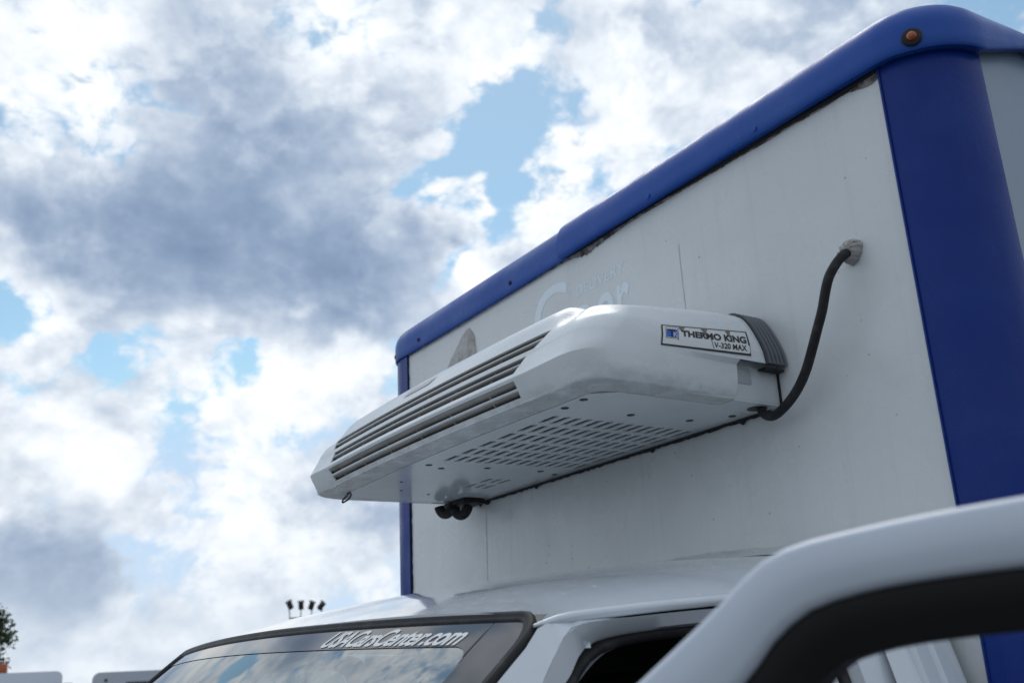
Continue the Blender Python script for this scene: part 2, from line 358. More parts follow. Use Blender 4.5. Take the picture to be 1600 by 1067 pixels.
# ------------------------------------------------------------------ the truck: box body
truck = empty('delivery_truck', (0, 0, 0), label='white delivery truck with blue trimmed cargo box and open driver door', category='truck')
T = truck
def put(o, label=None):
    if label: o['label'] = label
    return o
ZR = 2.743                                             # lower edge of the blue roof rail
panel = box_obj('box_wall', (-.935, 0, .95), (.905, .04, 2.80), 'panel', T); put(panel, 'white scuffed front wall of the cargo box')
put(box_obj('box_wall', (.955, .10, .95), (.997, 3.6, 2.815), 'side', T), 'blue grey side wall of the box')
box_obj('box_wall', (-1.037, .10, .95), (-.995, 3.6, 2.815), 'panel', T)
box_obj('box_wall', (-.99, 3.56, .95), (.95, 3.6, 2.815), 'panel', T)
box_obj('box_floor', (-1.0, .05, .86), (.96, 3.6, .94), 'alu', T)
box_obj('box_roof', (-.96, .09, 2.838), (.92, 3.55, 2.849), 'panel', T)

def corner_path(x0, sgn, flange, xout, ycorn, back):
    """plan path along the front, round the corner and back along the side; returns (point, outward)"""
    r = ycorn; cx = xout - sgn * r
    P = [((x, 0.0), (0.0, -1.0)) for x in np.linspace(x0, cx, 30)]
    for k in range(1, 15):
        th = math.pi / 2 * k / 14
        P.append(((cx + sgn * r * math.sin(th), r - r * math.cos(th)), (sgn * math.sin(th), -math.cos(th))))
    for y in np.linspace(r, back, 26)[1:]: P.append(((xout, y), (sgn, 0.0)))
    return P
# corner posts
def post(x0, sgn, xout):
    P = corner_path(x0, sgn, 0, xout, .11, .118); P = P[::3] + P[-1:]
    P = corner_path(x0, sgn, 0, xout, .11, .118)
    vs, fs = [], []; zs = np.linspace(.93, 2.747, 12)
    for (p, o) in P:
        for z in zs:
            w = .0035 + .0006 * math.sin(z * 5 + p[0] * 30); vs.append((p[0] + o[0] * w, p[1] + o[1] * w, z))
    k = len(zs)
    for i in range(len(P) - 1):
        for j in range(k - 1): fs.append((i * k + j, (i + 1) * k + j, (i + 1) * k + j + 1, i * k + j + 1))
    # return flanges give the sheet an edge
    o = mesh_obj('corner_post', vs, fs, 'post', T, True, 40)
    md = o.modifiers.new('s', 'SOLIDIFY'); md.thickness = .003; md.offset = -1
    return baked(o)
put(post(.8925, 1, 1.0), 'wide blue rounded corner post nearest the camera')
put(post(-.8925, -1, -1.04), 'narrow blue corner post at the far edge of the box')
# roof rail, two lengths that overlap in the middle
def rail(path, proud, zb):
    def prof(i):
        b = zb(path[i][0]); rr = .058; co, cz = proud - rr, max(2.784, b + .012)
        pr = [(0.002, b + .004), (proud - .003, b), (proud, b + .004), (proud, lerp(b, cz, .5))]
        for k in range(11):
            th = math.pi / 2 * k / 10; pr.append((co + rr * math.cos(th), cz + (2.848 - cz) * math.sin(th)))
        pr.append((-.102, 2.851)); return pr
    o = sweep('roof_rail', path, prof, 'blue', T, sharp=50)
    return o
zb_r = lambda p: ZR + .004 * math.sin(p[0] * 3) * (p[1] < .01) + .056 * sstep(.10, .30, p[1])
put(rail(corner_path(-.045, 1, 0, 1.0, .11, 3.6), .025, zb_r), 'longer blue roof rail with scuffed lower edge')
put(rail([((p[0], p[1]), o) for p, o in corner_path(-.03, -1, 0, -1.04, .11, 3.6)], .013, lambda p: ZR - .001 + .004 * math.sin(p[0] * 3) * (p[1] < .01) + .056 * sstep(.10, .30, p[1])), 'far shorter length of blue roof rail')
zz = [2.744, 2.744, 2.75, 2.784] + [2.784 + .064 * math.sin(math.pi / 2 * k / 10) for k in range(11)]; oo = [.002, .022, .025, .025] + [.025 - .058 + .058 * math.cos(math.pi / 2 * k / 10) for k in range(11)]
V = [(-.0455, -o, z) for o, z in zip(oo, zz)] + [(-.0455, -max(o - .014, -.05), z - .012 * (z > 2.79)) for o, z in zip(oo, zz)]
mesh_obj('rail_end', V, [(i, i + 1, 16 + i, 15 + i) for i in range(14)], 'blue', T)
# dark shadow gap + ragged sealant under the rail
def ragged(name, x0, x1, ztop, hfun, m, y=-.0022, n=420, thick=.002):
    xs = np.linspace(x0, x1, n); vs, fs = [], []
    for x in xs:
        h = hfun(x); vs += [(x, y, ztop), (x, y - thick, ztop - h * .45), (x, y + .0008, ztop - h)]
    for i in range(n - 1):
        for j in range(2): fs.append((3 * i + j, 3 * i + j + 1, 3 * i + j + 4, 3 * i + j + 3))
    return mesh_obj(name, vs, fs, m, panel, True)
def h_gap(x): return .0055 + .0010 * math.sin(x * 17) + .0006 * random.random() + .0040 * sstep(.35, .7, x)
def h_seal(x):
    h = .0066 + .0012 * abs(math.sin(x * 23.0)) + .0036 * sstep(.35, .7, x)
    h += .013 * math.exp(-((x - .035) / .045) ** 2) + .006 * math.exp(-((x - .12) / .05) ** 2) + .010 * math.exp(-((x - .865) / .03) ** 2)
    return h + .0016 * random.random() * (1 + 2 * math.exp(-((x - .05) / .08) ** 2))
ragged('sealant_bead', -.885, .888, ZR + .006, h_seal, 'sealant', -.0016)
ragged('shadow_gap', -.885, .888, ZR + .006, h_gap, 'gap', -.0034)
def vragged(x, w, z0, z1, m):
    n = 120; vs, fs = [], []
    for z in np.linspace(z0, z1, n):
        ww = w * (.5 + random.random() * .8); vs += [(x, -.002, z), (x + ww, -.0016, z)]
    for i in range(n - 1): fs.append((2 * i, 2 * i + 1, 2 * i + 3, 2 * i + 2))
    return mesh_obj('edge_sealant', vs, fs, m, panel)
vragged(.8935, -.006, 1.0, ZR, 'sealant'); vragged(-.8935, .007, 1.0, ZR, 'gap')
# rivets on the rail
for x, z in ((-.80, 2.765), (-.28, 2.765), (.30, 2.758), (.62, 2.76)):
    put(disc_obj('rivet', (x, -.013 if x < -.03 else -.025, z), (0, -1, 0), .006, .003, 'gap' if x < 0 else 'blue', T, 12))
# hairline seam down the panel
def seam(x, z0, z1, w, m):
    n = 40; vs, fs = [], []
    for i, z in enumerate(np.linspace(z0, z1, n)):
        dx = .004 * math.sin(z * 9 + x) + .0015 * random.random(); vs += [(x + dx - w, -.0009, z), (x + dx + w, -.0009, z)]
    for i in range(n - 1): fs.append((2 * i, 2 * i + 1, 2 * i + 3, 2 * i + 2))
    return mesh_obj('hairline_crack', vs, fs, m, panel)
M['crack'] = mat('crack_grey', (.57, .59, .60), .6)
seam(.355, 2.47, 2.63, .0011, 'crack'); seam(-.47, 1.98, 2.19, .001, 'crack')
# marker lights
def marker(c, nrm):
    o = disc_obj('marker_light', c, nrm, .0165, .005, 'rubber', T, 24)
    n = Vector(nrm).normalized(); a = n.orthogonal().normalized(); b = n.cross(a); vs, fs = [], []; N = 18
    cc = Vector(c) + n * .0055
    for i in range(6):
        ph = math.pi / 2 * i / 5; r = .0085 * math.cos(ph) ; h = .005 * math.sin(ph)
        for k in range(N): vs.append(cc + n * h + (a * math.cos(2 * math.pi * k / N) + b * math.sin(2 * math.pi * k / N)) * max(r, .0002))
    for i in range(5):
        for k in range(N): fs.append((i * N + k, i * N + (k + 1) % N, (i + 1) * N + (k + 1) % N, (i + 1) * N + k))
    mesh_obj('lens', vs, fs, 'amber', o, True); return o
put(marker((.9640, -.0045, 2.764), (.545, -.839, .0)), 'round amber marker light in a black grommet near the wide corner post')
put(marker((-.975, .003, 2.762), (-.5, -.87, .0)), 'round amber marker light at the far end of the rail')
# ghost of removed lettering
def wall_text(body, x0, x1, z0, z1, bold=.0, shear=0.0):
    return text_obj('ghost_lettering', body, lambda u, v: (lerp(x0, x1, u), -.0006, lerp(z0, z1, v)), 'ghost', panel, bold=bold, shear=shear)
wall_text('DELIVERY', -.014, .172, 2.635, 2.661, .008, .1)
wall_text('C', -.198, -.05, 2.545, 2.700, .012, .05)
for ch, x0, x1, zt in (('a', -.03, .048, 2.609), ('e', .060, .124, 2.611), ('r', .134, .182, 2.611)):
    wall_text(ch, x0, x1, 2.515, zt, .02, .05)
# lumps of sealant on the wall
def lump(name, outline, h, m, label, seed, y0=-.001):
    r = np.random.default_rng(seed); O = resample([(x, 0, z) for x, z in outline + outline[:1]], 49)[:-1]; c = O.mean(0); vs, fs = [], []
    rings = [(1.0, 0), (.96, .35), (.86, .65), (.68, .86), (.45, .95), (.22, 1.0)]
    for i, (s, hh) in enumerate(rings):
        for p in O:
            j = (r.normal(0, .0022, 3) if i else r.normal(0, .0012, 3)) * min(1, h / .02) * .55
            vs.append((c[0] + (p[0] - c[0]) * s + j[0], y0 - h * hh + j[1] * (i > 0) * .8, c[2] + (p[2] - c[2]) * s + j[2]))
    N = len(O)
    for i in range(len(rings) - 1):
        for k in range(N): fs.append((i * N + k, i * N + (k + 1) % N, (i + 1) * N + (k + 1) % N, (i + 1) * N + k))
    fs.append(tuple(range((len(rings) - 1) * N, len(rings) * N)))
    return put(mesh_obj(name, vs, fs, m, T, True, 70), label)
lump('sealant_patch', [(-.521, 2.717), (-.503, 2.704), (-.490, 2.676), (-.487, 2.63), (-.50, 2.56), (-.53, 2.50), (-.62, 2.50), (-.66, 2.56), (-.652, 2.625), (-.632, 2.645), (-.602, 2.667), (-.560, 2.697), (-.536, 2.714)], .014, 'patch', 'leaf shaped grey sealant patch on the white wall above the unit', 3)
lump('sealant_plug', [(.780, 2.466), (.794, 2.465), (.801, 2.455), (.796, 2.440), (.785, 2.427), (.774, 2.423), (.763, 2.432), (.758, 2.444), (.766, 2.460)], .026, 'patch', 'crumpled grey sealant around the hose inlet', 5)
hp = catmull([(.552, -.034, 2.262), (.553, -.034, 2.232), (.562, -.035, 2.208), (.586, -.037, 2.199), (.622, -.041, 2.210), (.655, -.046, 2.229), (.683, -.051, 2.254), (.706, -.054, 2.287), (.724, -.055, 2.318), (.739, -.055, 2.345), (.752, -.055, 2.376), (.762, -.053, 2.398), (.773, -.045, 2.418), (.780, -.030, 2.435), (.783, -.008, 2.446)], 5)
put(tube_obj('hose', hp, .0084, 'rubber', T, 18), 'black rubber hose curving from the unit up to the wall')

# ------------------------------------------------------------------ cooling unit on the front wall
#          under            lip             round          o3 bottom      o3 top         crease         o2 bottom      o2 top         o1 bottom      o1 top         J              ridge          top            inner
FRONT = [(-.390, 2.2232), (-.4405, 2.2258), (-.4445, 2.2283), (-.4495, 2.2355), (-.4660, 2.2625), (-.4690, 2.2685), (-.4630, 2.2770), (-.4455, 2.3070), (-.4415, 2.3165), (-.4210, 2.3465), (-.399, 2.378), (-.376, 2.397), (-.335, 2.405), (-.15, 2.408)]
SIDE = [(.535, 2.2232), (.578, 2.2250), (.590, 2.231), (.596, 2.243), (.599, 2.262), (.600, 2.272), (.600, 2.284), (.597, 2.306), (.594, 2.318), (.584, 2.343), (.566, 2.376), (.545, 2.396), (.505, 2.405), (.30, 2.410)]
AA = [.05, .06, .06, .065, .07, .07, .065, .06, .06, .06, .06, .07, .10, .10]
BB = [.05, .05, .05, .055, .06, .06, .06, .065, .07, .075, .085, .10, .14, .08]
XE = [.40, .40, .40, .400, .404, .396, .400, .417, .433, .459, .455, .435, .38, .18]
SUBR = 3
ALL = np.c_[np.array(FRONT), np.array(SIDE), AA, BB, XE]
rows = catmull(ALL, SUBR); soft = rows.copy()
for i in range(len(rows)):                              # straight flanks and a firm crease across the louvres
    k = i / SUBR
    if 1 <= k <= 8.5: rows[i, :2] = ALL[int(k), :2] + (ALL[min(int(k) + 1, len(ALL) - 1), :2] - ALL[int(k), :2]) * (k - int(k))
#        # yf zf xs zs a b xe
NR = len(rows)
BOW = .012
YREAR, YLOW = -.055, -.117
def side_inset(y, zc): return .012 * sstep(-.31, -.14, y) * (zc < 2.2885)
cols_right = [('s', q) for q in (0, 1, 2, 3, 4, 5, 6, 7, 8)] + [('c', q) for q in np.linspace(0, 1, 17)[1:]] + [('f', q) for q in np.linspace(0, 1, 7)[1:]]
cols = [(1,) + c for c in cols_right] + [(0, 'o', q) for q in np.linspace(0, 1, 49)[1:-1]] + [(-1,) + c for c in reversed(cols_right)]
def cover_pt(row, col, ri):
    yf, zf, xs, zs, a, b, xe = row; sg, kind, q = col
    if sg < 0: a, b, xs = a * 1.45, b * 1.9, min(xs, .590)                  # the far corner is cut back more
    if kind == 's':
        ys = [YREAR, YLOW] + list(np.linspace(YLOW, yf + b, 8)[1:]); y = ys[int(q)]
        x, z = xs - side_inset(y, zs), zs
    elif kind == 'c':
        th = q * math.pi / 2; x = xs - a + a * math.cos(th) ** .86; y = yf + b - b * math.sin(th) ** .86; w = sstep(0, 1, q); z = lerp(zs, zf, w)
    elif kind == 'f':
        x = lerp(xs - a, xe, q); y, z = yf, zf
    else: x, y, z = lerp(xe, -xe, q), yf, zf
    if kind in 'fo':                                    # the bars between the louvres are round, the corner creases are firm
        k = soft[ri]; w = 1.0 if kind == 'o' else q; y, z = lerp(y, k[0], w), lerp(z, k[1], w)
    if kind in 'cf':                                    # shallow valley between louvre panel and corner bulge
        up = sstep(2.335, 2.39, z) * (z < 2.42); dv = math.exp(-((x - .487) / .022) ** 2) * .007 * up
        y += dv; z -= dv * .8
    up = sstep(2.33, 2.385, z); DROP = .0165              # the top falls towards the front corner
    if kind == 's': z -= DROP * sstep(-.07, -.34, y) * up
    elif kind == 'c': z -= DROP * up * lerp(sstep(-.07, -.34, y), sstep(.425, .515, x), q)
    elif kind == 'f': z -= DROP * up * sstep(.425, .515, x)
    if kind != 's': y -= BOW * max(0, 1 - (x / .44) ** 2)
    return (x * (sg if sg else 1), y, z)
NC = len(cols); V, F = [], []
for ri, r in enumerate(rows):
    for c in cols: V.append(cover_pt(r, c, ri))
o_first = len(cols_right) - 1; o_last = o_first + 48
OPEN = [(3, 4), (6, 7), (8, 9)]
in_open = lambda i: any(a * SUBR <= i < b * SUBR for a, b in OPEN)
low_end = int(6.4 * SUBR)
for i in range(NR - 1):
    for j in range(NC - 1):
        if in_open(i) and o_first <= j < o_last: continue
        if i < low_end and (j == 0 or j == NC - 2): continue
        F.append((i * NC + j, (i + 1) * NC + j, (i + 1) * NC + j + 1, i * NC + j + 1))
F.append(tuple((NR - 1) * NC + j for j in reversed(range(NC))))
unit = mesh_obj('refrigeration_unit', V, F, 'cover', T)
md = unit.modifiers.new('s', 'SOLIDIFY'); md.thickness = .0035; md.offset = -1
baked(unit, 30)
put(unit, 'white truck refrigeration unit with louvred front bolted to the box')
U = unit
def row_at(f): return rows[int(round(f * SUBR))]
def rowf(f):
    i = min(int(f * SUBR), NR - 2); return rows[i] + (rows[i + 1] - rows[i]) * (f * SUBR - i)
# louvre blades, bar undersides and dividers
def bar(name, sec, xe, m, parent, n=24):
    """strip with section points (y, z) that follows the bowed front between x = -xe and xe"""
    k = len(sec); bm = bmesh.new(); rings = []
    for i in range(n + 1):
        x = lerp(xe, -xe, i / n); b = BOW * max(0, 1 - (x / .44) ** 2); rings.append([bm.verts.new((x, y - b, z)) for y, z in sec])
    for i in range(n):
        for j in range(k): bm.faces.new((rings[i][j], rings[i][(j + 1) % k], rings[i + 1][(j + 1) % k], rings[i + 1][j]))
    bm.faces.new(rings[0]); bm.faces.new(list(reversed(rings[-1])))
    return bm_obj(name, bm, m, parent, True, 30)
for ro, rt in OPEN:
    rb, rtp, rm = rowf(ro), rowf(rt), rowf((ro + rt) / 2)
    # inner lip: the bar above is deep, its underside shows from below
    y, z = rtp[0] + .0012, rtp[1]
    h = 1.25 if ro == 3 else 1.0
    bar('louvre_lip', [(y, z), (y + .005, z - .0028 * h), (y + .012, z - .0046 * h), (y + .022, z - .0056 * h), (y + .044, z - .0060 * h), (y + .044, z + .002), (y + .004, z + .003)], rtp[6] + .002, 'louvre', U)
    y, z = rm[0] + .0005, rm[1]
    bar('louvre_blade', [(y, z - .0009), (y + .006, z - .0040), (y + .016, z - .0066), (y + .036, z - .0076), (y + .036, z - .0056), (y + .012, z - .0020), (y + .002, z + .0016), (y, z + .0010)], rm[6] + .003, 'louvre', U)
    bar('blade_edge', [(y - .0012, z + .0013), (y - .0012, z - .0006), (y + .0025, z - .0022), (y + .0025, z + .0018)], rm[6] + .001, 'cover', U)
    y, z = rb[0] + .0012, rb[1]
    bar('sill_lip', [(y, z), (y + .004, z - .003), (y + .026, z - .006), (y + .026, z - .003), (y + .010, z - .001)], rb[6] + .002, 'louvre', U)
    for x in (.315, .177, .046, -.092, -.225, -.345):
        b0 = BOW * max(0, 1 - (x / .44) ** 2); q = [(rb[0] + .006, rb[1]), (rtp[0] + .006, rtp[1] - .001), (rtp[0] + .024, rtp[1] - .003), (rb[0] + .024, rb[1] - .004)]
        bm = bmesh.new(); vv = [[bm.verts.new((x + s * .0012, a - b0, b)) for a, b in q] for s in (-1, 1)]
        bm.faces.new(vv[0]); bm.faces.new(list(reversed(vv[1])))
        for k in range(4): bm.faces.new((vv[0][k], vv[0][(k + 1) % 4], vv[1][(k + 1) % 4], vv[1][k]))
        bm_obj('divider', bm, 'louvre', U, False)
# dark condenser core and fan space behind the louvres
bm = bmesh.new(); cs = [(-.418, 2.236), (-.432, 2.262), (-.42, 2.290), (-.395, 2.345), (-.36, 2.375), (-.03, 2.375), (-.03, 2.236)]
va = [bm.verts.new((.53, y, z)) for y, z in cs]; vb = [bm.verts.new((-.53, y, z)) for y, z in cs]
bm.faces.new(va); bm.faces.new(list(reversed(vb)))
for k in range(len(cs)): bm.faces.new((va[k], va[(k + 1) % len(cs)], vb[(k + 1) % len(cs)], vb[k]))
bm_obj('condenser_core', bm, 'cavity', U, False)
# perforated bottom plate
slots = []
for c in range(6):
    for r in range(14):
        x0 = -.058 + .0722 * c + .0018 * r * (1 - c / 5); y0 = -.354 + .0247 * r; slots.append((x0, x0 + .0590, y0, y0 + .0118))
for c in range(2):
    for r in range(3): slots.append((-.321 + .07 * c, -.321 + .07 * c + .056, -.151 + .0247 * r, -.1410 + .0247 * r))
PX, PY0, PY1, PZ = .548, -.398, -.002, 2.2224
def plate():
    bm = bmesh.new()
    outer = [(.5740, PY1), (.5740, -.1175), (.536, -.1180), (.536, -.345), (.505, -.388)] + [(x, -.3885 - BOW * max(0, 1 - (x / .44) ** 2)) for x in np.linspace(.44, -.44, 17)] + [(-.490, -.386), (-.530, -.355), (-.5345, PY1)]
    ov = [bm.verts.new((x, y, PZ)) for x, y in outer]
    edges = [bm.edges.new((ov[i], ov[(i + 1) % len(ov)])) for i in range(len(ov))]
    for x0, x1, y0, y1 in slots:
        h = (y1 - y0) / 2; s = h * .9
        pts = [(x0 + s * 1.6, y1), (x0, y0 + h * .5), (x0 + s * .5, y0), (x1 - s * 1.2, y0), (x1, y0 + h * 1.3), (x1 - s * .4, y1)]
        pv = [bm.verts.new((x, y, PZ)) for x, y in pts]
        edges += [bm.edges.new((pv[i], pv[(i + 1) % 6])) for i in range(6)]
    bmesh.ops.triangle_fill(bm, use_beauty=True, use_dissolve=False, edges=edges)
    me = bpy.data.meshes.new('slotted_plate'); bm.to_mesh(me); bm.free(); me.materials.append(M['tray'])
    # drop any triangle that filled a slot
    bm = bmesh.new(); bm.from_mesh(me); kill = []
    for f in bm.faces:
        c = f.calc_center_median()
        if any(x0 - 1e-5 < c.x < x1 + 1e-5 and y0 < c.y < y1 for x0, x1, y0, y1 in slots) and all(any(x0 - 1e-5 <= v.co.x <= x1 + 1e-5 and y0 - 1e-5 <= v.co.y <= y1 + 1e-5 for x0, x1, y0, y1 in slots) for v in f.verts):
            kill.append(f)
    bmesh.ops.delete(bm, geom=kill, context='FACES')
    for f in bm.faces:
        if f.normal.z > 0: f.normal_flip()
    bm.to_mesh(me); bm.free()
    o = bpy.data.objects.new('slotted_plate', me); COL.objects.link(o); o.parent = U
    md = o.modifiers.new('s', 'SOLIDIFY'); md.thickness = .0025; md.offset = -1
    return baked(o, 30)
put(plate(), 'glossy white bottom plate with rows of slots')
# metal tray sides behind the plastic cover
bm = bmesh.new()
add_box(bm, (.560, -.30, 2.2250), (.5745, -.002, 2.300), .002); bm_obj('tray_side', bm, 'tray', U)
bm = bmesh.new()
add_box(bm, (-.5745, -.30, 2.2250), (-.560, -.002, 2.300), .002); bm_obj('tray_side', bm, 'tray', U)
box_obj('wall_seal', (-.5775, -.0045, 2.2225), (.5775, -.0008, 2.285), 'gap', U)
bm = bmesh.new(); add_box(bm, (.570, -.135, 2.254), (.578, -.072, 2.2835), .004); bm_obj('recess_shade', bm, mat('recess_shade_grey', (.42, .45, .47), .4), U)  # grey block put in for the shaded corner of the recess
# corrugated bellows between cover and wall
path = [rows[i] for i in range(int(6.6 * SUBR), NR)]
sec = [(r[2], r[3]) for r in path]; sec = sec + [(-x, z) for x, z in reversed(sec)]
vs, fs = [], []; ny = 41
for k in range(ny):
    u = k / (ny - 1); y = lerp(-.0555, -.004, u); d = -.004 + .009 * (.5 + .5 * math.cos(u * 5 * 2 * math.pi))
    for i, (x, z) in enumerate(sec):
        a, b = sec[max(i - 1, 0)], sec[min(i + 1, len(sec) - 1)]; tx, tz = b[0] - a[0], b[1] - a[1]; L = math.hypot(tx, tz) or 1
        vs.append((x + (tz / L) * d, y, z - (tx / L) * d))
ns = len(sec)
for k in range(ny - 1):
    for i in range(ns - 1): fs.append((k * ns + i, k * ns + i + 1, (k + 1) * ns + i + 1, (k + 1) * ns + i))
put(mesh_obj('bellows', vs, fs, 'bellows', U, True, 60), 'dark corrugated rubber bellows at the wall end')
box_obj('bellows_end', (.577, -.054, 2.2815), (.5955, -.004, 2.2855), 'rubber', U, .001)
# bolts in the bottom plate
for x, y in ((.473, -.372), (.413, -.369), (-.106, -.361), (-.130, -.318), (-.094, -.221), (-.086, -.084), (-.107, -.030), (.418, -.225), (.426, -.090), (.484, -.036), (-.30, -.33), (-.40, -.28), (-.43, -.19)):
    disc_obj('bolt', (x, y, PZ), (0, 0, -1), .0075 if x > -.2 else .004, .0012, 'hole', U, 16)
disc_obj('hose_grommet', (.5455, -.034, 2.2222), (0, 0, -1), .0185, .0012, 'hole', U, 22)
# sealant crumbs along the joint with the wall
n = 110; vs, fs = [], []; random.seed(11)
for i in range(n):
    x = lerp(-.56, .55, i / (n - 1)); d = .003 + .0025 * random.random() + (.007 if random.random() < .06 else 0)
    vs += [(x, -.007, 2.2205), (x, -.004, 2.2195 - d), (x, -.0015, 2.2205)]
for i in range(n - 1):
    for j in range(2): fs.append((3 * i + j, 3 * i + 3 + j, 3 * i + 4 + j, 3 * i + 1 + j))
mesh_obj('joint_sealant', vs, fs, 'gap', U)
# maker's badge on the cover's side: corners follow the cover
def side_x(z): return float(np.interp(z, [s[1] for s in SIDE], [s[0] for s in SIDE]))
def cover_x(y, z):
    yfz = np.interp(z, [s[1] for s in SIDE], [f_[0] for f_ in FRONT]); b = np.interp(z, [s[1] for s in SIDE], BB); a = np.interp(z, [s[1] for s in SIDE], AA)
    rx = np.interp(z, rows[:, 3], rows[:, 2]); y0 = yfz + b
    if y < y0: rx = rx - a + a * math.sqrt(max(0, 1 - ((y0 - y) / b) ** 2))
    return float(rx)
B_TL, B_TR, B_BR, B_BL = (-.2855, 2.3335), (-.0745, 2.3530), (-.0895, 2.3000), (-.3000, 2.2925)
def bp(u, v, off=.0012):
    """u to the right, v up, on the badge"""
    top = (lerp(B_TL[0], B_TR[0], u), lerp(B_TL[1], B_TR[1], u)); bot = (lerp(B_BL[0], B_BR[0], u), lerp(B_BL[1], B_BR[1], u))
    y, z = lerp(bot[0], top[0], v), lerp(bot[1], top[1], v); return (cover_x(y, z) + off, y, z)
def patch_grid(name, u0, u1, v0, v1, off, m, nu=12, nv=6, sh=None):
    vs = [bp(lerp(u0, u1, i / nu), lerp(v0, v1, j / nv), off) for j in range(nv + 1) for i in range(nu + 1)]
    fs = [(j * (nu + 1) + i, j * (nu + 1) + i + 1, (j + 1) * (nu + 1) + i + 1, (j + 1) * (nu + 1) + i) for j in range(nv) for i in range(nu)]
    return mesh_obj(name, vs, fs, m, U, True)
patch_grid('badge', .008, .992, .02, .98, .0008, 'sticker')
for a in ((0, 1, .965, 1.0), (0, 1, 0, .075), (0, .014, .0, 1), (.982, 1, 0, 1)): patch_grid('badge_border', *a, .0013, 'ink', 24, 2)
text_obj('lettering', 'THERMO KING', lambda u, v: bp(lerp(.215, .965, u), lerp(.50, .80, v) - .03 * u, .0014), 'ink', U, bold=.042, spacing=1.0)
text_obj('lettering', 'V-320 MAX', lambda u, v: bp(lerp(.575, .955, u), lerp(.16, .40, v), .0014), 'ink', U, bold=.020, spacing=1.0)
patch_grid('logo_field', .055, .170, .42, .80, .0013, 'logo_blue', 4, 4)
text_obj('logo_lettering', 'T', lambda u, v: bp(lerp(.068, .150, u), lerp(.42, .80, v), .0017), 'ink', U, bold=.03)
text_obj('logo_lettering', 'K', lambda u, v: bp(lerp(.125, .168, u), lerp(.44, .66, v), .0019), 'sticker', U, bold=.0)
for a in ((.045, .182, .36, .375), (.045, .050, .36, .87), (.177, .182, .30, .87)): patch_grid('logo_frame', *a, .0014, 'ink', 3, 2)
for k in range(5): # crown of the logo
    u0 = .052 + k * .025; mesh_obj('logo_crown', [bp(u0, .87, .0014), bp(u0 + .0125, .945, .0014), bp(u0 + .025, .87, .0014), bp(u0 + .0125, .915, .0014)], [(0, 1, 2, 3)], 'ink', U)
for pts in ([(.185, .965), (.26, .965), (.235, .80), (.25, .70), (.215, .80), (.195, .86)], [(.44, .965), (.52, .965), (.50, .84), (.49, .62), (.47, .80)], [(.73, .965), (.79, .965), (.775, .82), (.78, .64), (.755, .76)], [(.535, .60), (.545, .60), (.572, .12), (.566, .12)]):
    mesh_obj('badge_scuff', [bp(u, v, .0021) for u, v in pts], [tuple(range(len(pts)))], 'wear', U)
# plate on the cover's upper front, edge-on from below
r1, r2 = rowf(9.60), rowf(9.98); r1[0] -= BOW; r2[0] -= BOW
mesh_obj('nameplate', [(.01, r1[0] - .0015, r1[1]), (.035, r2[0] - .0015, r2[1] + .001), (-.085, r2[0] - .0015, r2[1] + .001), (-.11, r1[0] - .0015, r1[1])], [(0, 1, 2, 3)], mat('plate_grey', (.50, .51, .53), .35), U)
# latch on the far corner, cable loop under the far corner
bm = bmesh.new(); add_box(bm, (-.626, -.404, 2.302), (-.572, -.378, 2.322), .005); bm_obj('rubber_latch', bm, 'rubber', U)
put(tube_obj('cable_loop', catmull([(-.470, -.385, 2.224), (-.480, -.388, 2.217), (-.510, -.385, 2.211), (-.540, -.372, 2.211), (-.548, -.362, 2.216), (-.535, -.358, 2.220), (-.49, -.372, 2.222), (-.455, -.392, 2.2235)], 5), .0022, 'rubber', U, 8), 'thin black cable loop under the far corner')
# rubber drain elbows under the far end
def elbow(c, r, tilt, ry, seed):
    P = [(c[0] + r * math.cos(a), c[1] + ry * (a / math.pi - .5), c[2] + r * math.sin(a)) for a in np.linspace(math.radians(20), math.radians(-200), 22)]
    return put(tube_obj('drain_elbow', P, .0130, 'rubber', T, 14), None)
elbow((-.522, -.070, 2.206), .0145, 0, .02, 1)['label'] = 'outer black rubber drain elbow under the far end of the unit'
elbow((-.468, -.055, 2.196), .0150, 0, .02, 2)['label'] = 'inner black rubber drain elbow next to the wall'
box_obj('drain_bracket', (-.545, -.085, 2.209), (-.435, -.02, 2.2205), 'rubber', T, .003)

# ------------------------------------------------------------------ cab
def HEAD(t): return np.array([.757 * t, -.74 + .06 * t * t, 1.873 - .013 * t * t - .010 * t])
def COWL(t): return np.array([.83 * t, -1.36 + .14 * t * t, 1.34])
def ws(t, v, off=0.0):
    q = HEAD(t) * (1 - v) + COWL(t) * v; q = q + np.array([0, -.02, .03]) * 2 * v * (1 - v)
    return q + np.array([.25 * t, -.60, .75]) * off
# windscreen glass
def grid_obj(name, fn, us, vs_, m, parent, flip=False):
    V = [fn(u, v) for v in vs_ for u in us]; n = len(us)
    Fc = [(j * n + i, j * n + i + 1, (j + 1) * n + i + 1, (j + 1) * n + i) for j in range(len(vs_) - 1) for i in range(n - 1)]
    if flip: Fc = [tuple(reversed(f)) for f in Fc]
    return mesh_obj(name, V, Fc, m, parent, True)
glass_o = grid_obj('windscreen', lambda u, v: ws(u, v), np.linspace(-1.012, 1.012, 50), np.linspace(.0, 1, 26), 'glass', T, True)
put(glass_o, 'curved windscreen reflecting the clouds')
